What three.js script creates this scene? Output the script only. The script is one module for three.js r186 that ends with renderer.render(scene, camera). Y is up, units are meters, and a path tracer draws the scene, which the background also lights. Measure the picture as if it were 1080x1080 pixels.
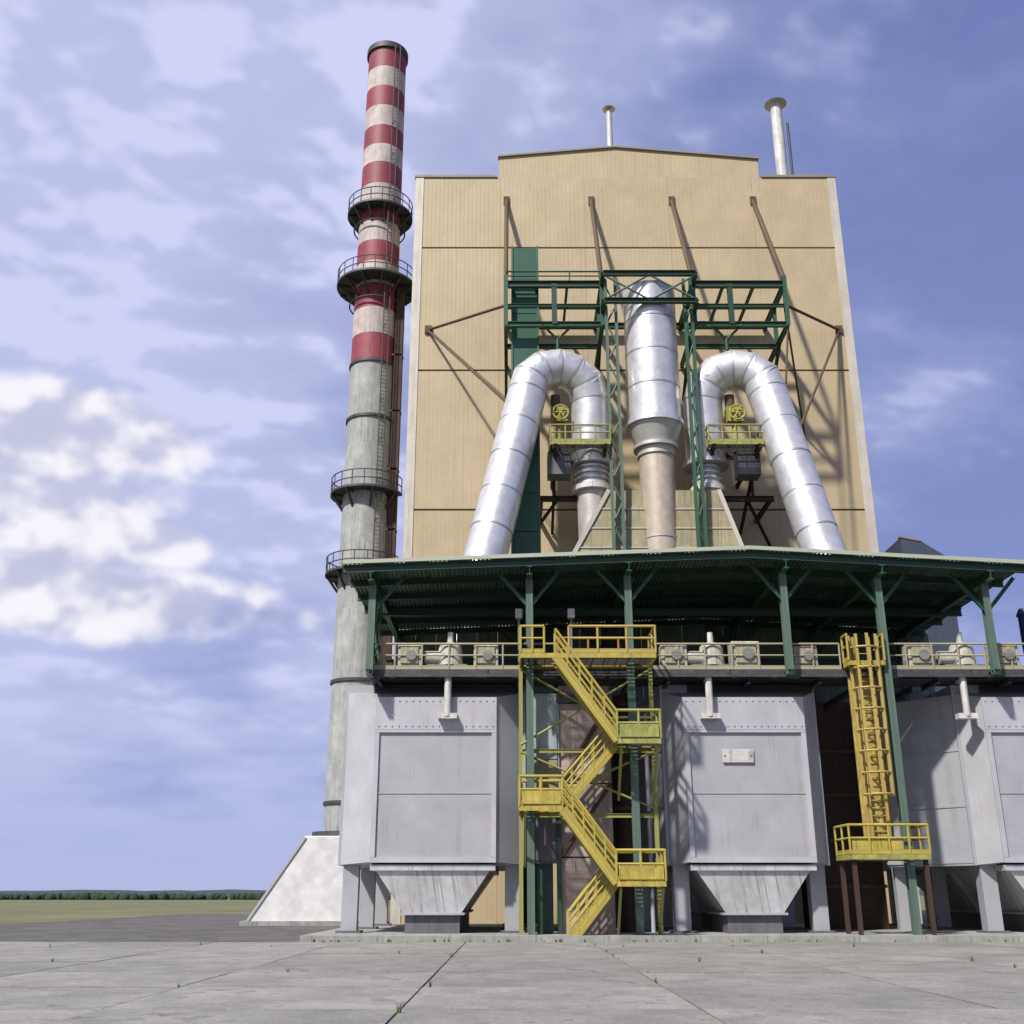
import * as THREE from 'three';
import { ImprovedNoise } from 'three/addons/math/ImprovedNoise.js';
import { RoundedBoxGeometry } from 'three/addons/geometries/RoundedBoxGeometry.js';
import { mergeGeometries } from 'three/addons/utils/BufferGeometryUtils.js';

// ------------------------------------------------------------------ camera, sky, sun, exposure
const scene = new THREE.Scene();
const camera = new THREE.PerspectiveCamera(50.5, 1, 0.1, 9000);
camera.position.set(0, 1.7, 0);
camera.rotation.set(THREE.MathUtils.degToRad(19.43), 0, 0);
scene.add(camera);

const renderer = new THREE.WebGLRenderer({ antialias: true });
renderer.setSize(1024, 1024);
renderer.toneMapping = THREE.LinearToneMapping;
renderer.toneMappingExposure = 1.66;
renderer.shadowMap.enabled = true;
renderer.shadowMap.type = THREE.PCFSoftShadowMap;

const SUN = new THREE.Vector3(-0.395, 0.743, 0.541).normalize();
const sun = new THREE.DirectionalLight(new THREE.Color(1.0, 0.94, 0.87), 3.6);
sun.position.copy(SUN).multiplyScalar(150).add(new THREE.Vector3(5, 15, -55));
sun.target.position.set(5, 15, -55);
sun.castShadow = true;
sun.shadow.radius = 5;
sun.shadow.mapSize.set(4096, 4096);
Object.assign(sun.shadow.camera, { left: -60, right: 60, top: 60, bottom: -60, near: 1, far: 400 });
scene.add(sun, sun.target);

let seed = 20417;
const rnd = () => { seed = (seed * 1664525 + 1013904223) >>> 0; return seed / 4294967296; };
const rr = (a, b) => a + (b - a) * rnd();
const perlin = new ImprovedNoise();
const fbm = (x, y, z, o) => { let s = 0, a = 0.5; for (let i = 0; i < o; i++) { s += a * perlin.noise(x, y, z); x = x * 2.03 + 7.1; y = y * 2.03 + 3.7; z = z * 2.03 + 11.3; a *= 0.5; } return s; };
const sstep = (a, b, x) => { const t = Math.min(1, Math.max(0, (x - a) / (b - a))); return t * t * (3 - 2 * t); };
const mix = (a, b, t) => a + (b - a) * t;

{ // sky: blue air, broken thin layer thickening to one side, low heaped clouds round the horizon
  const W = 2048, Hh = 1024, data = new Float32Array(W * Hh * 4), R = Math.PI / 180;
  // heaped clouds: azimuth, elevation, half width, half height (degrees)
  const heaps = [[-22.0, 21.8, 6.5, 2.7], [-25, 13.6, 11, 2.3], [-27, 17.5, 9, 4.0], [-18.4, 16.8, 2.2, 1.3], [-48, 16, 12, 4], [-75, 13, 13, 4], [-110, 17, 15, 5], [-150, 12, 14, 4], [165, 15, 14, 4], [120, 13, 12, 4], [80, 10, 13, 3]];
  for (let j = 0; j < Hh; j++) {
    const el = ((j + 0.5) / Hh - 0.5) * Math.PI, ce = Math.cos(el), se = Math.sin(el);
    for (let i = 0; i < W; i++) {
      const ph = ((i + 0.5) / W - 0.5) * 2 * Math.PI, x = ce * Math.cos(ph), z = ce * Math.sin(ph);
      const o = (j * W + i) * 4, eld = Math.max(0, el / R), az = Math.atan2(x, -z) / R;
      const t = Math.pow(Math.min(1, eld / 60), 0.7);
      let r = mix(0.172, 0.078, t), g = mix(0.215, 0.105, t), b = mix(0.415, 0.250, t);
      const hz = Math.exp(-eld / 3.0);
      r = mix(r, 0.21, hz * 0.6); g = mix(g, 0.235, hz * 0.6); b = mix(b, 0.37, hz * 0.6);
      if (se > -0.02) {
        const k = 1 / (Math.max(se, 0) + 0.22), u = x * k, v = z * k;
        const side = 0.5 - 0.5 * Math.sin((az + 4) * R * 1.55 * (Math.abs(az) < 58 ? 1 : 58 / Math.abs(az)));
        const wx = fbm(u * 1.7 + 4, v * 1.7, 2.2, 3) * 0.55, wz = fbm(u * 1.7, v * 1.7 + 9, 5.1, 3) * 0.55;
        const big = fbm(u * 1.3 + wx + 3, v * 1.3 + wz, 0.4, 3);
        const fine = fbm(u * 6.5 + v * 2 + wx * 2.4 + 1, v * 9.5 + wz * 2.4, 3.3, 5) + 0.3 * fbm(u * 24 + v * 9, v * 30 + 4, 1.3, 3);
        const veil = sstep(-0.42, 0.40, big + (side - 0.5) * 1.25 + fine * 0.30 + 0.15) * 0.92;
        const mott = sstep(-0.06, 0.24, fine + big * 0.4 + (side - 0.62) * 0.42) * 0.45 * sstep(3, 16, eld);
        const low = sstep(0, 9, eld);
        const c = Math.min(1, (veil * 0.78 + mott * (0.25 + 0.75 * veil)) * (0.62 + 0.38 * low));
        r = mix(r, 0.375, c); g = mix(g, 0.395, c); b = mix(b, 0.555, c);
        // heaped clouds
        let bias = -1;
        for (const [ha, he, hw, hh] of heaps) {
          let da = az - ha; if (da > 180) da -= 360; if (da < -180) da += 360;
          const q = (da / hw) ** 2 + ((eld - he) / (eld > he ? hh : hh * 0.75)) ** 2;
          bias = Math.max(bias, 1 - Math.sqrt(q));
        }
        if (bias > -0.9) {
          const n = fbm(x * 11 + 2, se * 17, z * 11, 6) + 0.28 * fbm(x * 46, se * 60, z * 46 + 3, 4), n2 = fbm(x * 11 + 1.87, se * 17 + 0.3, z * 11 + 0.08, 5);
          const d = sstep(-0.10, 0.34, bias * 0.95 + n * 0.70 + 0.06);
          const lit = sstep(-0.34, 0.42, (n - n2) * 1.6 + n * 0.5 + bias * 0.12 - 0.02);
          const cr = mix(0.335, 0.585, lit), cg = mix(0.345, 0.572, lit), cb = mix(0.455, 0.60, lit), w = d * 0.92;
          r = mix(r, cr, w); g = mix(g, cg, w); b = mix(b, cb, w);
        }
      }
      data[o] = r; data[o + 1] = g; data[o + 2] = b; data[o + 3] = 1;
    }
  }
  const tex = new THREE.DataTexture(data, W, Hh, THREE.RGBAFormat, THREE.FloatType);
  tex.mapping = THREE.EquirectangularReflectionMapping;
  tex.magFilter = tex.minFilter = THREE.LinearFilter; tex.wrapS = THREE.RepeatWrapping; tex.needsUpdate = true;
  scene.background = tex; scene.environment = tex;
}

// ------------------------------------------------------------------ textures and materials
function vnoise(period, s) {            // tileable value noise on a period x period lattice
  const g = new Float32Array(period * period); let q = s >>> 0;
  for (let i = 0; i < g.length; i++) { q = (q * 1664525 + 1013904223) >>> 0; g[i] = q / 4294967296; }
  return (x, y) => { const x0 = Math.floor(x), y0 = Math.floor(y), fx = x - x0, fy = y - y0, u = fx * fx * (3 - 2 * fx), v = fy * fy * (3 - 2 * fy), m = a => ((a % period) + period) % period;
    const a = g[m(y0) * period + m(x0)], b = g[m(y0) * period + m(x0 + 1)], c = g[m(y0 + 1) * period + m(x0)], d = g[m(y0 + 1) * period + m(x0 + 1)];
    return (a + (b - a) * u) * (1 - v) + (c + (d - c) * u) * v; };
}
function tex(n, fn, srgb, metres) {     // fn(u, v) in 0..1 -> value or [r, g, b] in 0..1
  const d = new Uint8Array(n * n * 4);
  for (let j = 0; j < n; j++) for (let i = 0; i < n; i++) {
    const c = fn(i / n, j / n), o = (j * n + i) * 4, a = Array.isArray(c) ? c : [c, c, c];
    for (let k = 0; k < 3; k++) d[o + k] = Math.max(0, Math.min(255, a[k] * 255)); d[o + 3] = 255;
  }
  const t = new THREE.DataTexture(d, n, n); t.wrapS = t.wrapT = THREE.RepeatWrapping; t.magFilter = THREE.LinearFilter; t.minFilter = THREE.LinearMipmapLinearFilter; t.generateMipmaps = true;
  if (srgb) t.colorSpace = THREE.SRGBColorSpace;
  t.repeat.set(1 / metres[0], 1 / metres[1]); t.needsUpdate = true; return t;
}
const N8 = vnoise(8, 11), N16 = vnoise(16, 12), N32 = vnoise(32, 13), N64 = vnoise(64, 14), N128 = vnoise(128, 15), N256 = vnoise(256, 16);
const lay = (u, v) => 0.4 * N8(u * 8, v * 8) + 0.25 * N16(u * 16, v * 16) + 0.17 * N32(u * 32, v * 32) + 0.1 * N64(u * 64, v * 64) + 0.08 * N128(u * 128, v * 128);
const streak = (u, v) => 0.5 * N64(u * 64, v * 8 * 0 + N8(u * 8, v * 8) * 0.6 + v * 0) + 0.5 * N128(u * 128, v * 4);
const paintMap = (k, st, m) => tex(512, (u, v) => { const w = 1 - k * (1 - lay(u, v)) - st * sstep(0.55, 0.9, N128(u * 128, v * 3)) * N16(u * 16, v * 16); return [w, w, w]; }, true, m);
const roughTex = tex(256, (u, v) => 0.55 + 0.45 * lay(u, v), false, [3, 3]);
const fineBump = tex(256, (u, v) => 0.5 * N64(u * 64, v * 64) + 0.5 * N128(u * 128, v * 128), false, [2, 2]);

const M = {};
const std = (name, rgb, rough, metal, o = {}) => { const m = new THREE.MeshStandardMaterial({ roughness: rough, metalness: metal, side: THREE.DoubleSide, ...o }); m.color.setRGB(...rgb); m.name = name; return M[name] = m; };
const dirtMap = paintMap(0.30, 0.22, [6, 6]), softMap = paintMap(0.16, 0.10, [9, 9]), wallMap = paintMap(0.12, 0.035, [17, 17]), steelMap = paintMap(0.35, 0.30, [2.5, 2.5]);
const ribBump = tex(512, (u, v) => { const p = (u * 16) % 1; return sstep(0, 0.12, p) - sstep(0.55, 0.67, p); }, false, [4.8, 4.8]);
std('tan', [0.480, 0.388, 0.236], 0.62, 0, { map: wallMap, bumpMap: ribBump, bumpScale: 0.0022, roughnessMap: roughTex });
std('tan2', [0.490, 0.396, 0.243], 0.62, 0, { map: wallMap, bumpMap: ribBump, bumpScale: 0.0022, roughnessMap: roughTex });
std('tanPlain', [0.40, 0.36, 0.21], 0.65, 0, { map: dirtMap });
std('flashing', [0.60, 0.56, 0.47], 0.5, 0.1, { map: softMap });
std('flashingDark', [0.28, 0.25, 0.19], 0.55, 0.1, { map: softMap });
std('joint', [0.16, 0.12, 0.07], 0.8, 0);
std('concrete', [0.40, 0.41, 0.37], 0.9, 0, { map: dirtMap, bumpMap: fineBump, bumpScale: 0.006 });
std('shaft', [0.45, 0.465, 0.445], 0.8, 0, { map: dirtMap, bumpMap: fineBump, bumpScale: 0.006 });
std('red', [0.32, 0.048, 0.070], 0.6, 0, { map: dirtMap });
std('chimneyWhite', [0.62, 0.54, 0.50], 0.65, 0, { map: dirtMap });
std('platformGrey', [0.10, 0.10, 0.11], 0.6, 0.3, { map: steelMap });
std('brownPipe', [0.075, 0.040, 0.022], 0.75, 0.1, { map: steelMap });
std('green', [0.045, 0.145, 0.075], 0.5, 0.05, { map: steelMap });
std('greenDark', [0.026, 0.085, 0.048], 0.5, 0.05, { map: steelMap });
std('greenPale', [0.14, 0.22, 0.165], 0.55, 0.05, { map: steelMap });
std('greenTower', [0.018, 0.095, 0.055], 0.45, 0.05, { map: softMap });
std('roofSheet', [0.15, 0.22, 0.165], 0.5, 0.15, { map: dirtMap });
std('eave', [0.45, 0.50, 0.38], 0.5, 0.1, { map: softMap });
const cladMap = tex(512, (u, v) => { const w = 0.80 + 0.2 * lay(u, v); return [w, w, w]; }, true, [5, 5]);
const cladRough = tex(512, (u, v) => 0.62 + 0.38 * lay(u + 0.3, v), false, [4, 4]);
const dentBump = tex(512, (u, v) => 0.6 * N16(u * 16, v * 16) + 0.3 * N32(u * 32, v * 32) + 0.1 * N128(u * 128, v * 128), false, [9, 9]);
std('silver', [0.80, 0.80, 0.81], 0.47, 0.55, { map: cladMap, roughnessMap: cladRough, bumpMap: dentBump, bumpScale: 0.02 });
std('silverDull', [0.56, 0.54, 0.50], 0.6, 0.35, { map: cladMap, roughnessMap: cladRough });
std('silverTan', [0.56, 0.48, 0.38], 0.6, 0.2, { map: cladMap, roughnessMap: cladRough });
std('silverBand', [0.60, 0.60, 0.60], 0.4, 0.6, { map: cladMap });
std('rust', [0.16, 0.105, 0.06], 0.85, 0.1, { map: steelMap });
const runMap = tex(1024, (u, v) => { const st = sstep(0.66, 0.9, N128(u * 128, v * 2 + N8(u * 8, v * 8))) * sstep(0.35, 0.8, N16(u * 16 + 5, v * 16)), n = lay(u, v), w = 0.86 + 0.14 * n; return [w - st * 0.03, w - st * 0.05, w - st * 0.07]; }, true, [11, 11]);
std('casing', [0.40, 0.405, 0.425], 0.6, 0.1, { map: runMap, roughnessMap: cladRough, bumpMap: fineBump, bumpScale: 0.004 });
std('casingLight', [0.475, 0.48, 0.50], 0.55, 0.1, { map: runMap, roughnessMap: cladRough });
std('casingBlue', [0.385, 0.405, 0.43], 0.6, 0.1, { map: runMap, roughnessMap: cladRough });
std('hopper', [0.72, 0.72, 0.73], 0.5, 0.25, { map: dirtMap, roughnessMap: cladRough });
std('whiteClad', [0.80, 0.80, 0.80], 0.45, 0.1, { map: cladMap });
std('whitePaint', [0.74, 0.73, 0.69], 0.5, 0, { map: dirtMap });
std('cream', [0.50, 0.46, 0.30], 0.55, 0, { map: steelMap });
std('motor', [0.68, 0.68, 0.56], 0.5, 0, { map: steelMap });
std('motorGrey', [0.30, 0.31, 0.27], 0.5, 0.1, { map: steelMap });
std('yellow', [0.58, 0.47, 0.085], 0.5, 0, { map: steelMap });
std('yellowGreen', [0.42, 0.42, 0.11], 0.55, 0, { map: steelMap });
std('ochre', [0.60, 0.45, 0.12], 0.55, 0, { map: steelMap });
std('orangeRail', [0.50, 0.24, 0.06], 0.55, 0, { map: steelMap });
std('grating', [0.11, 0.10, 0.09], 0.7, 0.4, { map: steelMap });
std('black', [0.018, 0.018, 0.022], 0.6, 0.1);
std('teal', [0.40, 0.50, 0.49], 0.5, 0.1, { map: dirtMap });
std('pinkTan', [0.58, 0.47, 0.40], 0.7, 0, { map: dirtMap });
std('greyBox', [0.17, 0.165, 0.18], 0.6, 0.1, { map: dirtMap });
std('blue', [0.035, 0.065, 0.14], 0.5, 0.1, { map: softMap });
std('blueGrey', [0.065, 0.085, 0.115], 0.5, 0.2, { map: softMap });
std('bluePipe', [0.02, 0.05, 0.16], 0.45, 0.1, { map: softMap });
std('asphalt', [1, 1, 1], 0.92, 0, {
  map: tex(1024, (u, v) => { const n = lay(u, v), g = N256(u * 256, v * 256), s = sstep(0.60, 0.72, N16(u * 16 + 3, v * 16)) * 0.05, cr = 0.35 * sstep(0.012, 0.0, Math.abs(N8(u * 8 + 2 + N64(u * 64, v * 64) * 0.15, v * 8) - 0.5)); const w = 0.245 + 0.10 * n + 0.07 * g - s - cr * 0.1; return [w * 1.02, w, w * 0.97]; }, true, [14, 14]),
  bumpMap: tex(512, (u, v) => N256(u * 256, v * 256), false, [3, 3]), bumpScale: 0.008 });
std('slab', [1, 1, 1], 0.9, 0, { map: tex(1024, (u, v) => { const n = lay(u, v), g = N256(u * 256, v * 256), s = sstep(0.62, 0.74, N16(u * 16 + 3, v * 16 + N64(u * 64, v * 64))) * 0.03, o = sstep(0.72, 0.8, N32(u * 32, v * 32)) * sstep(0.5, 0.7, N8(u * 8, v * 8)) * 0.07, w = 0.37 + 0.16 * n + 0.09 * g - s - o; return [w * 1.01, w, w * 0.95]; }, true, [9, 9]), bumpMap: fineBump, bumpScale: 0.004 });
std('earth', [1, 1, 1], 1, 0, { map: tex(512, (u, v) => { const n = lay(u, v); return [0.30 + 0.16 * n, 0.31 + 0.15 * n, 0.20 + 0.10 * n]; }, true, [60, 60]) });
std('weed', [0.07, 0.10, 0.03], 1, 0);
std('hill', [0.030, 0.042, 0.055], 1, 0);
std('leafFar', [0.022, 0.042, 0.02], 1, 0);

// ------------------------------------------------------------------ builders
const taken = {};
function numbered(n) { taken[n] = (taken[n] ?? -1) + 1; return taken[n] ? n + '_' + String(taken[n]).padStart(3, '0') : n; }
const V = (x = 0, y = 0, z = 0) => new THREE.Vector3(x, y, z);
function thing(name, label, category, pos = [0, 0, 0], group) {
  const o = new THREE.Group(); o.name = numbered(name); o.position.set(...pos); o.userData = { label, category }; if (group) o.userData.group = group; scene.add(o); return o;
}
function part(parent, name, geo, mat, pos) { const m = new THREE.Mesh(geo, mat); m.name = name; if (pos) m.position.set(...pos); m.castShadow = m.receiveShadow = true; parent.add(m); return m; }
function structure(name, geo, mat, pos) { const m = part(scene, numbered(name), geo, mat, pos); m.userData.kind = 'structure'; return m; }
const stuff = m => { m.userData.kind = 'stuff'; return m; };
function uvBox(w, h, d, ou = rnd() * 9, ov = rnd() * 9) {          // box with uv in metres
  const g = new THREE.BoxGeometry(w, h, d), u = g.attributes.uv, dims = [[d, h], [d, h], [w, d], [w, d], [w, h], [w, h]];
  for (let f = 0; f < 6; f++) for (let k = 0; k < 4; k++) { const i = f * 4 + k; u.setXY(i, u.getX(i) * dims[f][0] + ou, u.getY(i) * dims[f][1] + ov); }
  return g;
}
const box = (parent, name, mat, x0, x1, y0, y1, z0, z1) => part(parent, name, uvBox(x1 - x0, y1 - y0, z1 - z0), mat, [(x0 + x1) / 2, (y0 + y1) / 2, (z0 + z1) / 2]);
function uvCyl(r0, r1, h, seg = 40, open = false) { const g = new THREE.CylinderGeometry(r1, r0, h, seg, 1, open), u = g.attributes.uv; const ou = rnd() * 9, ov = rnd() * 9; for (let i = 0; i < u.count; i++) u.setXY(i, u.getX(i) * 2 * Math.PI * Math.max(r0, r1) + ou, u.getY(i) * h + ov); return g; }
const unitCyl = new THREE.CylinderGeometry(1, 1, 1, 10), unitBox = uvBox(1, 1, 1, 0, 0);
const hShape = new THREE.Shape([[-.5, -.5], [.5, -.5], [.5, -.41], [.05, -.41], [.05, .41], [.5, .41], [.5, .5], [-.5, .5], [-.5, .41], [-.05, .41], [-.05, -.41], [-.5, -.41]].map(p => new THREE.Vector2(...p)));
const unitH = new THREE.ExtrudeGeometry(hShape, { depth: 1, bevelEnabled: false }); unitH.translate(0, 0, -0.5); unitH.rotateX(-Math.PI / 2);
const Y = V(0, 1, 0);
function orient(m, a, b, up) {           // +y of the mesh along a->b; x axis as level as possible
  const d = b.clone().sub(a), L = d.length(); d.normalize();
  let x = new THREE.Vector3().crossVectors(up || (Math.abs(d.y) > 0.95 ? V(0, 0, 1) : Y), d).normalize();
  const z = new THREE.Vector3().crossVectors(x, d);
  m.quaternion.setFromRotationMatrix(new THREE.Matrix4().makeBasis(x, d, z)); m.position.copy(a).add(b).multiplyScalar(0.5); return L;
}
function bar(parent, name, mat, a, b, r) { const m = part(parent, name, unitCyl, mat), L = orient(m, V(...a), V(...b)); m.scale.set(r, L, r); return m; }
function beam(parent, name, mat, a, b, w, h, H = true) { const m = part(parent, name, H ? unitH : unitBox, mat), L = orient(m, V(...a), V(...b)); m.scale.set(w, L, h); return m; }
// a run of railing: posts, hand rail, knee rail, toe board
function railing(parent, pts, mat, o = {}) {
  const h = o.h ?? 1.1, r = o.r ?? 0.03, step = o.step ?? 1.2;
  for (let i = 0; i + 1 < pts.length; i++) {
    const a = V(...pts[i]), b = V(...pts[i + 1]), n = Math.max(1, Math.round(a.distanceTo(b) / step));
    for (let k = i ? 1 : 0; k <= n; k++) { const p = a.clone().lerp(b, k / n); bar(parent, 'rail_post', mat, p.toArray(), [p.x, p.y + h, p.z], r); }
    const up = (p, d) => [p.x, p.y + d, p.z];
    bar(parent, 'hand_rail', mat, up(a, h), up(b, h), r * 1.15);
    bar(parent, 'knee_rail', mat, up(a, h * 0.55), up(b, h * 0.55), r * 0.9);
    if (o.toe !== false) beam(parent, 'toe_board', mat, up(a, 0.09), up(b, 0.09), 0.02, 0.17, false);
  }
}
// open grating deck: frame plus bars, bars joined into one mesh
function deck(parent, mat, frame, x0, x1, y, z0, z1) {
  const gs = [], n = Math.max(2, Math.round((z1 - z0) / 0.11));
  for (let i = 1; i < n; i++) { const g = new THREE.BoxGeometry(x1 - x0 - 0.08, 0.04, 0.045); g.translate(0, 0, z0 + (z1 - z0) * i / n - (z0 + z1) / 2); gs.push(g); }
  const c = Math.max(2, Math.round((x1 - x0) / 0.5)); for (let i = 1; i < c; i++) { const g = new THREE.BoxGeometry(0.03, 0.035, z1 - z0 - 0.08); g.translate(x0 + (x1 - x0) * i / c - (x0 + x1) / 2, -0.004, 0); gs.push(g); }
  stuff(part(parent, 'grating', mergeGeometries(gs), mat, [(x0 + x1) / 2, y - 0.05, (z0 + z1) / 2]));
  for (const z of [z0, z1]) box(parent, 'deck_edge', frame, x0, x1, y - 0.2, y - 0.01, z - 0.03, z + 0.03);
  for (const x of [x0, x1]) box(parent, 'deck_edge', frame, x - 0.03, x + 0.03, y - 0.197, y - 0.013, z0 + 0.031, z1 - 0.031);
}

// ------------------------------------------------------------------ the setting
{
  const g = new THREE.PlaneGeometry(9000, 9000, 1, 1); g.rotateX(-Math.PI / 2); const u = g.attributes.uv; for (let i = 0; i < 4; i++) u.setXY(i, u.getX(i) * 9000, u.getY(i) * 9000);
  structure('ground', g, M.earth, [0, -0.03, -3000]);
  const y = new THREE.PlaneGeometry(90, 140); y.rotateX(-Math.PI / 2); const w = y.attributes.uv; for (let i = 0; i < 4; i++) w.setXY(i, w.getX(i) * 90, w.getY(i) * 140);
  structure('asphalt_yard', y, M.asphalt, [14, 0, -40]);
  const slabs = structure('paving', uvBox(56, 0.02, 34), M.joint, [3, -0.009, -27]); let si = 0;
  const slabMats = [0, 1, 2, 3].map(k => { const m = M.slab.clone(); m.color.multiplyScalar([1, 0.93, 1.05, 0.87][k]); return m; });
  for (let ix = 0; ix < 12; ix++) for (let iz = 0; iz < 8; iz++) { const p = part(slabs, 'paving_slab', uvBox(4.62, 0.05, 4.2), slabMats[Math.floor(rnd() * 4)], [-25.7 + ix * 4.66, 0.012 + rr(-0.006, 0.006), 14.9 - iz * 4.24]); p.rotation.set(rr(-0.0015, 0.0015), 0, rr(-0.0015, 0.0015)); }
  const blades = []; for (let k = 0; k < 7; k++) { const g = new THREE.ConeGeometry(0.012, rr(0.1, 0.22), 3, 1); g.translate(0, 0.08, 0); g.rotateZ(rr(-0.6, 0.6)); g.rotateX(rr(-0.6, 0.6)); g.translate(rr(-0.05, 0.05), 0, rr(-0.05, 0.05)); blades.push(g); }
  const weeds = new THREE.InstancedMesh(mergeGeometries(blades), M.weed, 130); weeds.name = 'joint_weeds'; weeds.userData = { label: 'small weeds growing in the joints of the paved yard', category: 'weeds', kind: 'stuff' };
  for (let i = 0; i < 130; i++) { const onX = rnd() < 0.5, q = rr(0.4, 1.1); let x = onX ? rr(-22, 28) : 3 - 25.7 - 2.33 + Math.floor(rr(1, 12)) * 4.66, z = onX ? -27 + 14.9 + 2.12 - Math.floor(rr(1, 8)) * 4.24 : -12 - rr(0, 32); if (rnd() < 0.6) { x = rr(-8, 28); z = -43.93 + rr(-0.03, 0.05); } weeds.setMatrixAt(i, new THREE.Matrix4().compose(V(x, 0.01, z), new THREE.Quaternion().setFromEuler(new THREE.Euler(0, rnd() * 6, 0)), V(q, q, q))); } scene.add(weeds);
  // hedge line across the far field
  const leaf = new THREE.IcosahedronGeometry(1, 1), lp = leaf.attributes.position; for (let i = 0; i < lp.count; i++) { const v = V().fromBufferAttribute(lp, i), k = 1 + 0.35 * fbm(v.x * 2.3, v.y * 2.3, v.z * 2.3, 2); lp.setXYZ(i, v.x * k, v.y * k, v.z * k); } leaf.computeVertexNormals();
  const hedge = new THREE.InstancedMesh(leaf, M.leafFar, 900); hedge.name = 'far_hedge'; hedge.userData = { label: 'dark hedge line across the far field at the left', category: 'hedge', kind: 'stuff' };
  for (let i = 0; i < 900; i++) { const x = rr(-420, 40), z = -430 - 40 * fbm(x * 0.02, 0, 0, 2) + rr(-3, 3), h = 0.8 + 0.9 * (0.5 + fbm(x * 0.06, 3, 1, 3)) + rr(0, 0.5); hedge.setMatrixAt(i, new THREE.Matrix4().compose(V(x, h * 0.5, z), new THREE.Quaternion().setFromEuler(new THREE.Euler(rnd() * 3, rnd() * 6, 0)), V(rr(0.9, 2), h, rr(0.9, 2)))); } scene.add(hedge);
  // low far ridge
  const n = 240, pos = [], idx = [];
  for (let i = 0; i <= n; i++) { const a = -1.2 + 2.4 * i / n, R0 = 3400, h = 10 + 16 * (fbm(a * 9, 0.3, 0.1, 4) + 0.35) + 3 * fbm(a * 160, 2, 1, 2); for (const [r, y2] of [[R0 - 260, -1], [R0, Math.max(2, h)], [R0 + 400, -1]]) pos.push(Math.sin(a) * r, y2, -Math.cos(a) * r); }
  for (let i = 0; i < n; i++) for (let k = 0; k < 2; k++) { const p = i * 3 + k; idx.push(p, p + 3, p + 1, p + 1, p + 3, p + 4); }
  const hg = new THREE.BufferGeometry(); hg.setAttribute('position', new THREE.Float32BufferAttribute(pos, 3)); hg.setIndex(idx); hg.computeVertexNormals();
  structure('hills', hg, M.hill);
  const pl = uvBox(36, 0.25, 18); structure('concrete_plinth', pl, M.concrete, [10, 0.125, -53]);
}

// ------------------------------------------------------------------ boiler building
{
  const T = thing('boiler_building', 'tall tan clad boiler house with a raised middle parapet', 'building', [8.45, 0, -84]);
  const x0 = -15.55, x1 = 15.55, zf = 16, zb = -16;
  box(T, 'core', M.joint, x0 + 0.12, x1 - 0.12, 0, 51.6, zb + 0.1, zf - 0.14);
  const ys = [0, 5.7, 15.75, 25.85, 36.15, 46.05, 52.1];
  for (let i = 0; i < 6; i++) {
    const a = ys[i] + (i ? 0.07 : 0), b = ys[i + 1] - (i < 5 ? 0.07 : 0), n = 5;
    for (let k = 0; k < n; k++) { const w = (x1 - x0) / n; part(T, 'wall_panel', uvBox(w - 0.012, b - a, 0.12, k * w + i * 0.7, a), (k + i) % 3 ? M.tan : M.tan2, [x0 + w * (k + 0.5), (a + b) / 2, zf - 0.06]); }
    for (const s of [-1, 1]) part(T, 'wall_panel', uvBox(0.12, b - a, zf - zb - 0.14, 0, a), M.tan, [s * (x1 - 0.06), (a + b) / 2, -0.07]);
    part(T, 'wall_panel', uvBox(x1 - x0 - 0.25, b - a, 0.1), M.tan, [0, (a + b) / 2, zb + 0.05]);
  }
  // raised middle parapet with a low gable
  const sh = new THREE.Shape([[-9.4, 52.1], [9.95, 52.1], [9.95, 53.72], [-0.75, 54.75], [-9.4, 53.9]].map(p => new THREE.Vector2(...p)));
  const pg = new THREE.ExtrudeGeometry(sh, { depth: 9, bevelEnabled: false }); part(T, 'parapet', pg, M.tan2, [0, 0.003, zf - 9.003]);
  beam(T, 'parapet_cap', M.flashingDark, [-9.5, 53.96, zf - 0.1], [-0.75, 54.82, zf - 0.1], 0.5, 0.14, false);
  beam(T, 'parapet_cap', M.flashingDark, [-0.75, 54.82, zf - 0.1], [10.05, 53.78, zf - 0.1], 0.5, 0.14, false);
  box(T, 'roof', M.flashingDark, x0 + 0.13, x1 - 0.13, 51.9, 52.04, zb + 0.1, zf - 0.15);
  box(T, 'roof_edge', M.flashingDark, x0 - 0.12, -9.55, 52.102, 52.3, zf - 0.4, zf + 0.1);
  box(T, 'roof_edge', M.flashingDark, 10.1, x1 + 0.12, 52.102, 52.3, zf - 0.4, zf + 0.1);
  for (const s of [-1, 1]) box(T, 'corner_trim', M.flashing, s > 0 ? x1 - 0.55 : x0 - 0.05, s > 0 ? x1 + 0.05 : x0 + 0.55, 0, 52.098, zf + 0.002, zf + 0.05);
  for (const s of [-1, 1]) box(T, 'corner_trim', M.flashing, s > 0 ? x1 + 0.001 : x0 - 0.05, s > 0 ? x1 + 0.05 : x0 - 0.001, 0, 52.097, zf - 0.6, zf + 0.0015);
  // pipes on the roof
  const v1 = part(T, 'vent_pipe', uvCyl(0.22, 0.22, 5, 20), M.whitePaint, [-0.9, 56.9, 14.6]); part(v1, 'rain_cap', uvCyl(0.5, 0.05, 0.35, 20), M.silverDull, [0, 2.75, 0]);
  const v2 = part(T, 'vent_pipe', uvCyl(0.42, 0.42, 7.5, 24), M.whitePaint, [11.95, 55.7, 15.2]); part(v2, 'rain_cap', uvCyl(0.85, 0.06, 0.55, 24), M.silverDull, [0, 4.0, 0]);
  bar(T, 'conduit', M.platformGrey, [12.7, 52, 15.3], [12.7, 57.6, 15.3], 0.1);
}

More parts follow.
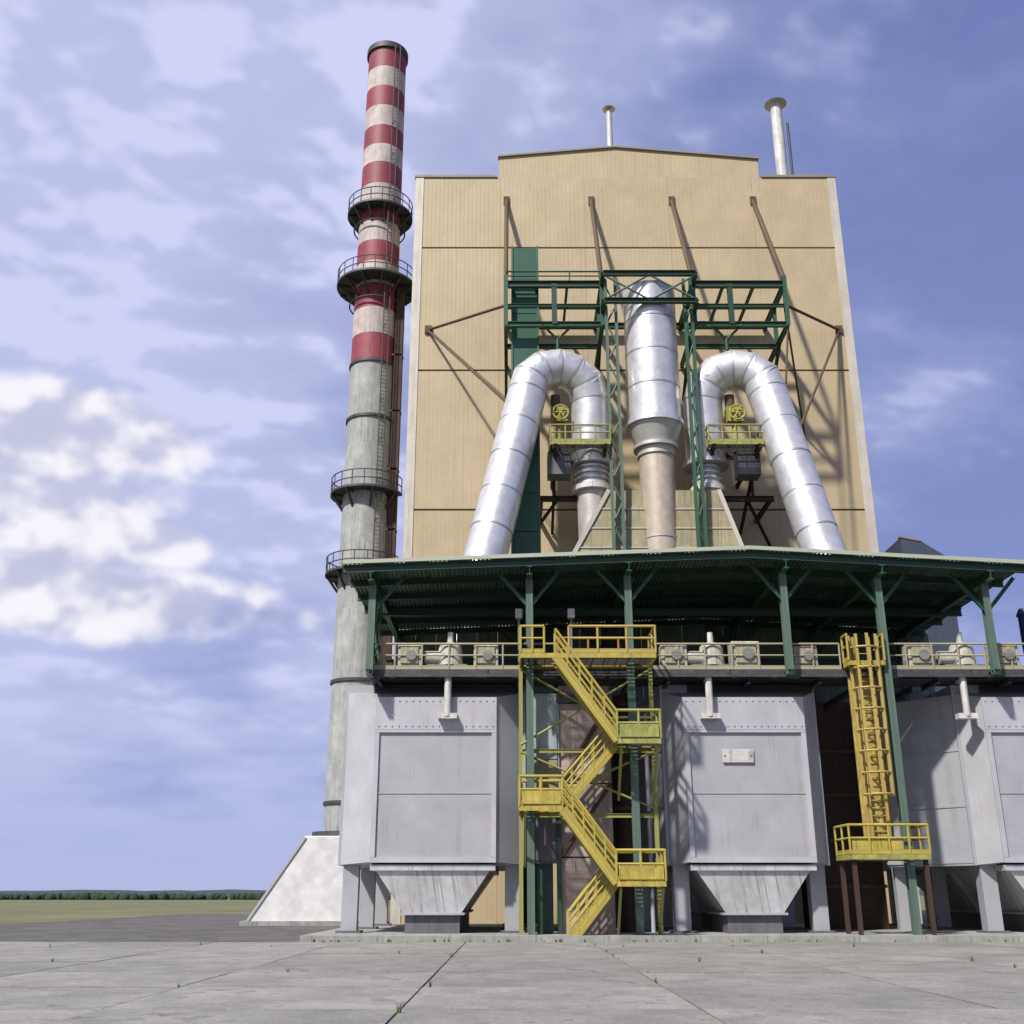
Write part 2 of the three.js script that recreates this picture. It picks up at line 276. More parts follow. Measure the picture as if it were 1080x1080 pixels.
// ------------------------------------------------------------------ chimney
{
  const cx = -10.25, cz = -72, T = thing('chimney', 'tall grey chimney with red and white bands and ring platforms', 'chimney', [cx, 0, cz]);
  const K = 72 / 64, r = y => 1.8 - 0.0042 * y;
  const seg = (name, mat, a, b) => part(T, name, uvCyl(r(a), r(b), b - a, 56, true), mat, [0, (a + b) / 2, 0]);
  for (const [a, b] of [[0, 7.21], [7.21, 14.97], [14.97, 22.4], [22.4, 28.48], [28.48, 33.88], [33.88, 38.26]]) seg('shaft', M.shaft, a, b);
  const bands = [38.26, 40.51, 42.65, 44.67, 46.59, 48.39, 50.19, 51.76, 53.51, 55.48, 57.16, 58.96, 60.88, 62.79, 64.7, 66.61];
  bands.slice(0, -1).forEach((a, i) => seg(i % 2 ? 'white_band' : 'red_band', i % 2 ? M.chimneyWhite : M.red, a, bands[i + 1]));
  part(T, 'rim', uvCyl(1.68, 1.68, 0.5, 56), M.platformGrey, [0, 66.84, 0]);
  for (const y of [7.21, 14.97, 33.88, 38.26]) part(T, 'joint_ring', uvCyl(r(y) + 0.11, r(y) + 0.11, 0.2, 56), M.platformGrey, [0, y, 0]);
  const ringPlat = (y, R, a0, a1, mat, full, braces) => {
    const ri = r(y), n = 40, sh = new THREE.Shape();
    sh.absarc(0, 0, R, a0, a1, false); sh.absarc(0, 0, ri - 0.02, a1, a0, true);
    const g = new THREE.ExtrudeGeometry(sh, { depth: 0.16, bevelEnabled: false, curveSegments: n }); g.rotateX(-Math.PI / 2);
    const d = part(T, 'platform_deck', g, mat, [0, y, 0]);
    const pt = (a, rad, yy) => [Math.cos(a) * rad, yy, -Math.sin(a) * rad], k = Math.round((a1 - a0) * R / 0.9);
    for (let i = 0; i <= k; i++) { const a = a0 + (a1 - a0) * i / k; bar(d, 'rail_post', mat, pt(a, R - 0.05, 0.1), pt(a, R - 0.05, 1.25), 0.035); }
    for (const h of [0.65, 1.25]) { const t = new THREE.TorusGeometry(R - 0.05, 0.04, 6, 56, a1 - a0); t.rotateX(-Math.PI / 2); t.rotateY(a0); part(d, 'hand_rail', t, mat, [0, h, 0]); }
    for (let i = 0; i < braces; i++) { const a = a0 + (a1 - a0) * (i + 0.5) / braces; beam(d, 'bracket', mat, pt(a, ri - 0.03, -1.15), pt(a, R - 0.1, 0.02), 0.12, 0.16); beam(d, 'bracket', mat, pt(a, ri, -0.06), pt(a, R - 0.06, -0.06), 0.1, 0.12); }
  };
  ringPlat(51.2, 2.51, 0, Math.PI * 2, M.platformGrey, true, 12);
  ringPlat(44.9, 3.0, 0, Math.PI * 2, M.platformGrey, true, 12);
  ringPlat(28.14, 2.56, Math.PI * 0.75, Math.PI * 1.95, M.platformGrey, false, 5);
  ringPlat(22.29, 2.6, Math.PI * 0.7, Math.PI * 1.9, M.platformGrey, false, 5);
  // second tier of hoops under the wide platform
  for (const y of [43.33, 49.96]) { const t = new THREE.TorusGeometry(r(y) + 0.35, 0.06, 6, 56); t.rotateX(Math.PI / 2); part(T, 'stiffener_ring', t, M.platformGrey, [0, y, 0]); }
  box(T, 'cable_riser', M.brownPipe, 1.62, 2.2, 0, 44.8, 0.15, 0.8);
  for (let y = 3; y < 40; y += 4.5) box(T, 'riser_clamp', M.platformGrey, 1.35, 2.24, y, y + 0.12, 0.1, 0.8);
  // climbing ladder
  const la = -1.05, lx = Math.cos(la), lz = -Math.sin(la), R1 = 2.15;
  for (const s of [-0.22, 0.22]) bar(T, 'ladder_rail', M.platformGrey, [lx * R1 - lz * s, 22.2, lz * R1 + lx * s], [lx * R1 - lz * s, 66.4, lz * R1 + lx * s], 0.04);
  const gs = []; for (let y = 22.4; y < 66.3; y += 0.3) { const g = new THREE.CylinderGeometry(0.018, 0.018, 0.44, 6); g.rotateZ(Math.PI / 2); g.rotateY(Math.PI / 2 + la); g.translate(lx * R1, y, lz * R1); gs.push(g); }
  stuff(part(T, 'ladder_rungs', mergeGeometries(gs), M.platformGrey));
  for (let y = 23; y < 66; y += 3) bar(T, 'ladder_bracket', M.platformGrey, [lx * (r(y) - 0.05), y, lz * (r(y) - 0.05)], [lx * R1, y, lz * R1], 0.03);
  // collar at the foot
  part(T, 'base_collar', uvCyl(2.45, 2.45, 0.4, 56), M.platformGrey, [0, 5.24, 0]);
}
{ // white breeching duct falling from the chimney foot
  const T = thing('breeching_duct', 'white clad sloping duct at the foot of the chimney', 'duct', [-10.25, 0, -69.6]);
  const sh = new THREE.Shape([[-2.2, 5.0], [1.4, 5.0], [1.4, 0.25], [-5.3, 0.25]].map(p => new THREE.Vector2(...p)));
  const g = new THREE.ExtrudeGeometry(sh, { depth: 2.6, bevelEnabled: true, bevelSize: 0.06, bevelThickness: 0.06, bevelSegments: 2 }); part(T, 'duct_body', g, M.whiteClad, [0, 0, -1.3]);
  beam(T, 'edge_trim', M.casingLight, [-2.2, 4.98, 1.38], [-5.3, 0.3, 1.38], 0.12, 0.14, false);
  box(T, 'footing', M.concrete, -5.7, 1.8, 0, 0.25, -1.7, 1.75);
}

// ------------------------------------------------------------------ green pipe rack on the wall
const RACK = thing('pipe_rack', 'green steel cantilever rack with tie rods on the tan wall', 'steel frame', [0, 0, 0]);
{
  const T = RACK, xs = [-0.4, 5.85, 11.8, 17.8], zf = -62, zb = -67.97, yA = 39.35, yB = 36.4;
  for (const [z, y, w, h] of [[zf, yA, 0.3, 0.45], [-64.75, yA - 0.05, 0.25, 0.32], [-67.4, yA - 0.05, 0.3, 0.4]]) for (let i = 0; i < 3; i++) if (i !== 1 || z < -66) beam(T, 'girder', M.greenDark, [xs[i], y, z], [xs[i + 1], y, z], w, h);
  for (const [z, h] of [[zf, 0.34], [-65, 0.3]]) { beam(T, 'girder', M.green, [xs[0], yB, z], [xs[1], yB, z], 0.26, h); beam(T, 'girder', M.green, [xs[2], yB, z], [xs[3], yB, z], 0.26, h); }
  for (const x of xs) { beam(T, 'cantilever', M.greenDark, [x, yA + 0.02, zf - 0.16], [x, yA + 0.02, zb], 0.26, 0.36); beam(T, 'cantilever', M.greenDark, [x, yB, zf - 0.14], [x, yB, zb], 0.24, 0.3);
    beam(T, 'post', M.green, [x, yB - 0.1, zf], [x, yA + 0.6, zf], 0.28, 0.28); beam(T, 'post', M.green, [x, yB, -65], [x, yA, -65], 0.24, 0.24); beam(T, 'brace', M.greenDark, [x, yB - 2.6, zb], [x, yB, -64.2], 0.2, 0.2);
    bar(T, 'tie_rod', M.rust, [x, 50, zb], [x, yA + 0.5, zf], 0.16); box(T, 'anchor_plate', M.rust, x - 0.22, x + 0.22, 49.7, 50.4, -67.99, -67.9); }
  // intermediate beams and rails
  for (const x of [1.6, 3.6, 13.8, 15.8]) beam(T, 'cross_beam', M.greenDark, [x, yA - 0.06, zf - 0.1], [x, yA - 0.06, -67.3], 0.16, 0.24);
  for (const x of [2.75, 14.2]) beam(T, 'post', M.greenDark, [x, yB, zf], [x, yA, zf], 0.34, 0.24);
  railing(T, [[xs[0], yA + 0.22, zf], [xs[1], yA + 0.22, zf]], M.greenDark, { step: 2, toe: false, h: 0.75, r: 0.05 });
  beam(T, 'cross_beam', M.green, [xs[0], 37.75, zf + 0.05], [xs[1], 37.75, zf + 0.05], 0.16, 0.2); beam(T, 'cross_beam', M.green, [xs[2], 37.75, zf + 0.05], [xs[3], 37.75, zf + 0.05], 0.16, 0.22);
  for (const [a, b] of [[5.85, 8.8], [8.8, 11.8]]) { bar(T, 'lattice', M.greenPale, [a, yA - 0.1, -60.65], [b, 37.4, -60.65], 0.07); bar(T, 'lattice', M.greenPale, [b, yA - 0.1, -60.65], [a, 37.4, -60.65], 0.07); }
  for (const y of [37.35, 39.35]) { beam(T, 'girder', M.greenDark, [5.85, y, -60.65], [11.8, y, -60.65], 0.28, 0.34); for (const x of [5.85, 11.8]) beam(T, 'stub', M.greenDark, [x, y, -60.7], [x, y, zf], 0.24, 0.3); }
  // side struts to the wall
  for (const [ax, dx, dy] of [[-5.9, -0.35, 30.6], [23.05, 17.55, 28.4]]) {
    const e = ax < 0 ? xs[0] : xs[3];
    bar(T, 'side_strut', M.rust, [ax, 39.3, -67.95], [e, 37.8, zf], 0.1); box(T, 'anchor_plate', M.rust, ax - 0.25, ax + 0.25, 39.0, 39.6, -67.99, -67.85);
    bar(T, 'side_strut', M.rust, [ax, 39.2, -67.9], [dx, dy, -61.4], 0.09);
  }
  bar(T, 'side_strut', M.rust, [17.8, 36.4, -62.1], [19.9, 31.2, -67.9], 0.07); bar(T, 'side_strut', M.rust, [17.8, 36.2, -62.1], [17.2, 32.0, -61.6], 0.07);
  // two main columns down to the ground, each a pair of chords with lacing
  for (const [x, w, m] of [[6.35, 0.62, M.greenPale], [11.3, 0.44, M.green]]) {
    for (const s of [-1, 1]) beam(T, 'column_chord', m, [x + s * w / 2, 0, -61.4], [x + s * w / 2, yA, -61.4], 0.18, 0.26);
    let k = 0; for (let y = 1; y < 38; y += 1.35) bar(T, 'lacing', m, [x + (k % 2 ? 1 : -1) * w / 2, y, -61.4], [x + (k++ % 2 ? -1 : 1) * w / 2, y + 1.35, -61.4], 0.06);
  }
  // hangers that carry the duct bends
  for (const x of [2.95, 13.85]) { const t = [x, 34.75, -62.4]; bar(T, 'hanger', M.greenDark, [x - 1.0, yB, zf], [x, 35.5, -62.4], 0.08); bar(T, 'hanger', M.greenDark, [x + 1.0, yB, zf], [x, 35.5, -62.4], 0.08); bar(T, 'hanger', M.greenDark, [x, 35.55, -62.4], t, 0.12); }
}
{ // green clad riser tower
  const T = thing('riser_tower', 'narrow dark green clad riser tower behind the left silver duct', 'tower', [0.85, 0, -63.4]);
  const n = 17; for (let i = 0; i < n; i++) { const a = 42.6 * i / n, b = 42.6 * (i + 1) / n; box(T, 'cladding_panel', M.greenTower, -0.8, 0.8, a + 0.03, b - 0.03, -0.7, 0.7); }
  box(T, 'frame', M.greenDark, -0.74, 0.74, 0, 42.55, -0.64, 0.64);
  for (const s of [-1, 1]) box(T, 'corner_post', M.green, s * 0.84 - 0.06, s * 0.84 + 0.06, 0, 42.7, 0.6, 0.76);
}

// ------------------------------------------------------------------ silver ducts
function ductRun(T, joints, R, mat, bandMat) {      // straight clad lengths, mitred at the joints
  const P = joints.map(p => V(...p)), dir = P.slice(1).map((p, i) => p.clone().sub(P[i]).normalize());
  for (let i = 0; i + 1 < P.length; i++) {
    const ext = k => k < 1 || k >= dir.length ? 0 : R * Math.tan(dir[k - 1].angleTo(dir[k]) / 2);
    const a = P[i].clone().addScaledVector(dir[i], -ext(i)), b = P[i + 1].clone().addScaledVector(dir[i], ext(i + 1)), L = a.distanceTo(b), n = Math.max(1, Math.round(L / 2.6));
    for (let k = 0; k < n; k++) {
      const p = a.clone().lerp(b, (k + 0.5) / n), m = part(T, 'duct_section', uvCyl(R + (k % 2) * 0.012, R + (k % 2) * 0.012, L / n, 48, true), mat, p.toArray()); m.quaternion.setFromUnitVectors(Y, dir[i]); m.rotateY(rnd() * 6);
      if (k) { const q = part(T, 'seam_band', uvCyl(R + 0.035, R + 0.035, 0.1, 48, true), bandMat, a.clone().lerp(b, k / n).toArray()); q.quaternion.setFromUnitVectors(Y, dir[i]); }
    }
    if (i) { const h = dir[i - 1].clone().add(dir[i]).normalize(), q = part(T, 'seam_band', uvCyl(R + 0.04, R + 0.04, 0.09, 48, true), bandMat, P[i].toArray()); q.quaternion.setFromUnitVectors(Y, h); }
  }
}
{
  const R = 1.22;
  // foot, kink, elbow start, elbow end, leg foot
  const mk = (label, foot, e0, e1, leg) => {
    const T = thing('flue_duct', label, 'duct', [0, 0, 0], 'silver ducts bending over in front of the wall'), joints = [...foot], A = V(...e0), B = V(...e1), n = 6;
    const sg = Math.sign(B.x - A.x), cx = (A.x + B.x) / 2, hw = Math.abs(B.x - A.x) / 2;
    for (let k = 0; k <= n; k++) { const f = k / n, ang = Math.PI * (1 - f); joints.push([cx + sg * Math.cos(ang) * hw, mix(A.y, B.y, f) + Math.pow(Math.sin(ang), 0.9) * hw * 1.02, mix(A.z, B.z, f)]); }
    joints.push(leg); ductRun(T, joints, R, M.silver, M.silverBand); return T;
  };
  const L = mk('silver inverted-U duct sloping down to the left past the green riser tower', [[-3.9, 10.25, -57.6], [-2.75, 14.2, -58.0]], [0.95, 31.35, -61.8], [4.98, 31.35, -62.9], [4.98, 27, -63.1]);
  const Rr = mk('silver inverted-U duct sloping down to the right of the tall vessel', [[20.6, 10.25, -57.6], [18.75, 14.2, -58.0]], [16.05, 31.35, -61.8], [12.15, 31.35, -62.9], [12.15, 27, -63.1]);
  for (const [T, x, k] of [[L, 4.98, 1], [Rr, 12.15, 0.85]]) {
    part(T, 'flange', uvCyl(R + 0.2, R + 0.2, 0.25, 40), M.silverBand, [x, 27, -63.1]);
    part(T, 'bellows', uvCyl(0.95 * k, 0.95 * k, 1.5, 40), M.silverDull, [x, 26.2, -63.1]);
    for (let i = 0; i < 4; i++) part(T, 'bellows_ring', uvCyl(1.06 * k, 1.06 * k, 0.14, 40), M.silver, [x, 25.65 + i * 0.36, -63.1]);
    part(T, 'flange', uvCyl(1.25 * k, 1.25 * k, 0.3, 40), M.whitePaint, [x, 25.35, -63.1]);
    part(T, 'reducer', uvCyl(0.9 * k, 0.95 * k, 3.4, 40), M.silverDull, [x, 23.6, -63.1]);
  }
}
{ // central vertical vessel
  const T = thing('vertical_vessel', 'thick silver vertical cylinder in the middle narrowing to a tan pipe', 'vessel', [8.97, 0, -62.5]);
  for (let i = 0; i < 4; i++) { part(T, 'shell_section', uvCyl(1.68, 1.68, 2.35, 48), M.silver, [0, 30.725 + i * 2.35, 0]); if (i) part(T, 'seam_band', uvCyl(1.715, 1.715, 0.1, 48, true), M.silverBand, [0, 29.55 + i * 2.35, 0]); }
  part(T, 'flange', uvCyl(1.82, 1.82, 0.3, 48), M.silver, [0, 29.45, 0]);
  part(T, 'cone', uvCyl(1.2, 1.68, 1.4, 48, true), M.silverDull, [0, 28.6, 0]);
  part(T, 'flange', uvCyl(1.4, 1.4, 0.22, 48), M.silverDull, [0, 27.9, 0]); part(T, 'collar', uvCyl(1.18, 1.18, 0.6, 48), M.silverDull, [0, 27.6, 0]);
  part(T, 'dome', new THREE.SphereGeometry(1.68, 40, 12, 0, 7, 0, Math.PI / 2).scale(1, 0.12, 1), M.silver, [0, 38.95, 0]);
  for (let i = 0; i < 5; i++) { part(T, 'lower_pipe', uvCyl(1.08, 1.08, 5.5, 44), M.silverTan, [0, 24.7 - i * 5.5, 0]); if (i) part(T, 'seam_band', uvCyl(1.12, 1.12, 0.12, 44, true), M.silverDull, [0, 27.45 - i * 5.5, 0]); }
}
{ // tan hood below the legs
  const T = thing('tan_hood', 'tan tapering hood under the silver duct legs', 'hood', [8.6, 0, -66]);
  const g = new THREE.BufferGeometry(), P = [[-5.4, 20, 4.25], [5.5, 20, 4.25], [5.5, 20, -1.9], [-5.4, 20, -1.9], [-2.7, 25.0, 3.95], [4.0, 25.0, 3.95], [4.0, 25.0, -1.9], [-2.7, 25.0, -1.9]], F = [[0, 1, 5, 4], [1, 2, 6, 5], [2, 3, 7, 6], [3, 0, 4, 7], [4, 5, 6, 7], [3, 2, 1, 0]], pos = [], uv = [];
  for (const f of F) for (const k of [0, 1, 2, 0, 2, 3]) { const p = P[f[k]]; pos.push(...p); uv.push(p[0] + p[2], p[1]); }
  g.setAttribute('position', new THREE.Float32BufferAttribute(pos, 3)); g.setAttribute('uv', new THREE.Float32BufferAttribute(uv, 2)); g.computeVertexNormals();
  part(T, 'hood_shell', g, M.tanPlain);
  box(T, 'hood_wall', M.tanPlain, -5.38, 5.48, 0, 19.99, -1.88, 4.23);
  for (const [a, b] of [[0, 4], [1, 5]]) beam(T, 'edge_trim', M.flashing, P[a], P[b], 0.26, 0.26, false);
  for (const t of [0.25, 0.5, 0.75]) beam(T, 'seam', M.flashing, [mix(-5.4, -2.7, t), mix(20, 25, t), mix(4.27, 3.97, t)], [mix(5.5, 4, t), mix(20, 25, t), mix(4.27, 3.97, t)], 0.07, 0.07, false);
}
// ------------------------------------------------------------------ valve platforms
{
  const mk = (label, x0, x1, hx, sgn) => {
    const T = thing('valve_platform', label, 'platform', [0, 0, 0], 'yellow valve platforms by the duct legs'), y = 27.75, z0 = -63.4, z1 = -60.9;
    deck(T, M.grating, M.yellowGreen, x0, x1, y, z0, z1);
    railing(T, [[x0, y, z0], [x0, y, z1], [x1, y, z1], [x1, y, z0]], M.yellowGreen, { r: 0.05, step: 0.95 });
    for (const x of [x0 + 0.3, x1 - 0.3]) { beam(T, 'bracket', M.brownPipe, [x, y - 0.3, z1 + 0.1], [x, y - 0.3, -67.98], 0.2, 0.24); beam(T, 'bracket', M.brownPipe, [x, y - 3.6, -67.98], [x, y - 0.35, z1 - 0.6], 0.18, 0.18); }
    beam(T, 'lower_beam', M.brownPipe, [x0 - 0.7, 25.0, -63.6], [x1 + 1.0, 25.0, -63.6], 0.22, 0.34);
    for (const x of [x0 - 0.5, x1 + 0.8]) beam(T, 'lower_beam', M.brownPipe, [x, 25.0, -63.6], [x, 25.0, -67.98], 0.2, 0.3);
    beam(T, 'brace', M.brownPipe, [hx, 25, -63.5], [hx + sgn * 2.6, 22.6, -67.9], 0.16, 0.16);
    for (const x of [x0 + 0.3, x1 - 0.3]) beam(T, 'link_post', M.brownPipe, [x, 25.15, -63.6], [x, y - 0.4, -63.6], 0.16, 0.16);
    box(T, 'black_cabinet', M.greyBox, hx - 0.7, hx + 0.7, y - 1.7, y - 0.22, -63.2, -62.0);
    return T;
  };
  mk('yellow railed valve platform under the left duct bend', 2.35, 6.0, 2.9, -1); mk('yellow railed valve platform under the right duct bend', 12.0, 15.35, 14.6, 1);
  const act = (label, x) => {
    const T = thing('damper_actuator', label, 'actuator', [x, 27.7, -62.6], 'yellow actuators inside the duct bends');
    part(T, 'pedestal', uvCyl(0.22, 0.16, 2.0, 16), M.yellowGreen, [0, 1.0, 0]); box(T, 'gearbox', M.yellowGreen, -0.5, 0.5, 2.0, 3.0, -0.4, 0.4);
    const w = part(T, 'hand_wheel', new THREE.TorusGeometry(0.48, 0.06, 8, 28), M.yellow, [0.1, 2.5, 0.62]); for (let i = 0; i < 3; i++) { const s = bar(w, 'spoke', M.yellow, [-0.46 * Math.cos(i * 1.047), -0.46 * Math.sin(i * 1.047), 0], [0.46 * Math.cos(i * 1.047), 0.46 * Math.sin(i * 1.047), 0], 0.035); }
    bar(T, 'shaft', M.yellow, [0.1, 2.5, 0.4], [0.1, 2.5, 0.64], 0.07); part(T, 'motor', uvCyl(0.3, 0.3, 0.9, 18), M.rust, [-0.2, 3.44, 0]);
  };
  act('yellow damper actuator inside the left duct bend', 2.95); act('yellow damper actuator inside the right duct bend', 14.0);
}

// ------------------------------------------------------------------ filter units
const ESPTOP = 10.3;
function filterUnit(label, cx, w, o = {}) {
  const T = thing('filter_unit', label, 'filter unit', [cx, 0, -47], 'grey filter units under the canopy'), hw = w / 2, zb = -12, pw = o.pw ?? 2.55, bot = 2.85;
  const ox = o.ox ?? 0;
  box(T, 'casing', M.casingBlue, -hw, hw, bot, ESPTOP, zb, 0);
  // seams and stiffeners on the sides
  for (const s of [-1, 1]) for (let i = 1; i < 6; i++) box(T, 'stiffener', M.casing, s > 0 ? hw + 0.001 : -hw - 0.10, s > 0 ? hw + 0.10 : -hw - 0.001, bot + 0.05, ESPTOP - 0.05, -i * 2 - 0.08, -i * 2 + 0.08);
  // bevelled front: frustum from casing face to raised front panel
  const zf = 1.0, a = [[-hw + 0.12, bot + 0.02], [hw - 0.12, bot + 0.02], [hw - 0.12, 9.95], [-hw + 0.12, 9.95]], b = [[ox - pw, bot + 0.1], [ox + pw, bot + 0.1], [ox + pw, 9.6], [ox - pw, 9.6]];
  for (let i = 0; i < 4; i++) {
    const j = (i + 1) % 4, p = [[...a[i], 0.004], [...a[j], 0.004], [...b[j], zf], [...b[i], zf]], g = new THREE.BufferGeometry(), pos = [], uv = [], q = p.map(v => V(...v)), ctr = V(0, 6, 0.3);
    const nrm = new THREE.Vector3().crossVectors(q[1].clone().sub(q[0]), q[2].clone().sub(q[0])).normalize().multiplyScalar(-0.06), all = [...q, ...q.map(v => v.clone().add(nrm))];
    for (const f of [[0, 1, 2, 3], [7, 6, 5, 4], [0, 4, 5, 1], [1, 5, 6, 2], [2, 6, 7, 3], [3, 7, 4, 0]]) for (const k of [0, 1, 2, 0, 2, 3]) { const v = all[f[k]]; pos.push(v.x, v.y, v.z); uv.push(v.x + v.z, v.y); }
    g.setAttribute('position', new THREE.Float32BufferAttribute(pos, 3)); g.setAttribute('uv', new THREE.Float32BufferAttribute(uv, 2)); g.computeVertexNormals();
    part(T, 'bevel_panel', g, i === 2 ? M.casing : M.casingLight);
  }
  box(T, 'front_panel', M.casing, ox - pw + 0.02, ox + pw - 0.02, bot + 0.12, 8.2, zf - 0.12, zf - 0.03);
  box(T, 'top_panel', M.casingLight, ox - pw, ox + pw, 8.25, 9.6, zf - 0.1, zf + 0.06);
  for (const [y0, y1] of [[bot + 0.08, bot + 0.28], [8.12, 8.24]]) box(T, 'frame_rail', M.casingLight, ox - pw, ox + pw, y0, y1, zf - 0.05, zf + 0.07);
  for (const s of [-1, 1]) box(T, 'frame_rail', M.casingLight, ox + s * pw - (s > 0 ? 0.2 : 0), ox + s * pw + (s > 0 ? 0 : 0.2), bot + 0.29, 8.11, zf - 0.05, zf + 0.065);
  for (let i = 2; i < 3; i++) box(T, 'panel_seam', M.casing, ox - pw + 0.21, ox + pw - 0.21, bot + 0.28 + i * 1.25, bot + 0.32 + i * 1.25, zf - 0.03, zf - 0.002);
  // bolts in the top frame
  const bg = []; for (let i = 0; i < 18; i++) for (const y of [8.4, 9.45]) { const g = new THREE.CylinderGeometry(0.035, 0.035, 0.05, 6); g.rotateX(Math.PI / 2); g.translate(ox - pw + 0.15 + i * (2 * pw - 0.3) / 17, y, zf + 0.07); bg.push(g); }
  stuff(part(T, 'bolts', mergeGeometries(bg), M.casingLight));
  // dark louvre strip under the deck
  for (let i = 0; i < 3; i++) box(T, 'louvre', M.black, -hw + 1.2, hw - 0.1, 9.97 + i * 0.11, 10.04 + i * 0.11, 0.002, 0.16);
  if (o.wing) { // splayed side wing
    const [wx, wz] = o.wing, y0 = bot, y1 = 9.9, g = new THREE.ExtrudeGeometry(new THREE.Shape([[-hw + 0.1, 0.02], [wx, -wz], [wx + 0.14, -wz - 0.1], [-hw + 0.24, -0.1]].map(p => new THREE.Vector2(p[0], -p[1]))), { depth: y1 - y0, bevelEnabled: false }); g.rotateX(-Math.PI / 2);
    part(T, 'wing_panel', g, M.casingBlue, [0, y0, 0]);
    for (const y of [y0 + 0.15, y0 + 2.4, y0 + 4.7, y1 - 0.1]) beam(T, 'wing_rib', M.casing, [-hw + 0.06, y, -0.03], [wx - 0.04, y, -wz + 0.03], 0.05, 0.12, false);
    box(T, 'wing_return', M.casingBlue, wx + 0.14, -hw, y0 + 0.02, y1 - 0.02, -wz - 0.2, -wz - 0.1);
    box(T, 'wing_leg', M.casing, wx + 0.3, wx + 0.8, 0.25, y0 + 0.018, -wz - 0.6, -wz - 0.21);
  }
  // hoppers
  const hop = (x0, x1, z0, z1) => { const q = [[x0, bot, z1], [x1, bot, z1], [x1, bot, z0], [x0, bot, z0]], cx2 = (x0 + x1) / 2, cz2 = (z0 + z1) / 2, e = [[cx2 - 1.15, 1.0, z1 - 0.3], [cx2 + 1.15, 1.0, z1 - 0.3], [cx2 + 1.15, 1.0, z0 + 1.6], [cx2 - 1.15, 1.0, z0 + 1.6]], pos = [], uv = [];
    for (let i = 0; i < 4; i++) { const j = (i + 1) % 4; for (const p of [q[i], e[i], e[j], q[i], e[j], q[j]]) { pos.push(...p); uv.push(p[0] + p[2], p[1]); } }
    const g = new THREE.BufferGeometry(); g.setAttribute('position', new THREE.Float32BufferAttribute(pos, 3)); g.setAttribute('uv', new THREE.Float32BufferAttribute(uv, 2)); g.computeVertexNormals();
    const h = part(T, 'hopper', g, M.hopper); box(h, 'trough', M.greyBox, cx2 - 1.1, cx2 + 1.1, 0.26, 0.94, z0 + 1.65, z1 - 0.4); box(h, 'trough_flange', M.casing, cx2 - 1.3, cx2 + 1.3, 0.941, 1.03, z0 + 1.5, z1 - 0.18);
    box(h, 'hopper_rim', M.hopper, x0 - 0.08, x1 + 0.08, bot - 0.22, bot - 0.003, z0 - 0.05, z1 + 0.08); };
  hop(ox - pw + 0.1, ox + pw - 0.1, -5, 0.88); hop(ox - pw + 0.1, ox + pw - 0.1, -11.6, -5.4);
  for (const [x, z] of [[-hw + 0.55, -0.35], [hw - 0.55, -0.35], [-hw + 0.55, -11.6], [hw - 0.55, -11.6], [-hw + 0.55, -5.9], [hw - 0.55, -5.9]]) { const l = box(T, 'support_leg', M.casing, x - 0.32, x + 0.32, 0.25, bot - 0.001, z - 0.3, z + 0.3); part(l, 'base_plate', uvBox(1, 0.08, 1), M.greyBox, [0, -(bot - 0.25) / 2 + 0.045, 0]); }
  // white drop pipe on the front
  const tx = o.tx ?? 0, p = part(T, 'drop_pipe', uvCyl(0.15, 0.15, 1.75, 18), M.whitePaint, [tx, 9.62, 1.35]); part(p, 'pipe_foot', uvBox(0.8, 0.22, 0.4), M.whitePaint, [0, -0.86, -0.1]); part(p, 'pipe_elbow', uvBox(0.26, 0.3, 0.5), M.whitePaint, [0, 0.72, -0.2]);
  return T;
}
filterUnit('grey sloping-sided filter unit beside the chimney, leftmost of the three', -3.3, 7.75, { tx: 0.6, ox: 0.1 });
const U2 = filterUnit('grey sloping-sided filter unit with the small white sign plate', 9.75, 6.7, { tx: -1.45, ox: 0, wing: [-4.55, 3] });
filterUnit('grey sloping-sided filter unit at the right behind the caged ladder', 22.4, 6.7, { tx: -3.35, ox: 0, wing: [-5.9, 3] });
{ const sgn = thing('sign_plate', 'small blank white sign plate on the middle filter unit', 'sign', [9.75 - 0.35, 7.15, -46.0]); part(sgn, 'plate', new RoundedBoxGeometry(1.3, 0.55, 0.06, 2, 0.02), M.whitePaint, [0, 0, 0.04]); for (const x of [-0.55, 0.55]) part(sgn, 'fixing', uvCyl(0.04, 0.04, 0.1, 8), M.greyBox, [x, 0, 0.03]).rotation.x = Math.PI / 2; }

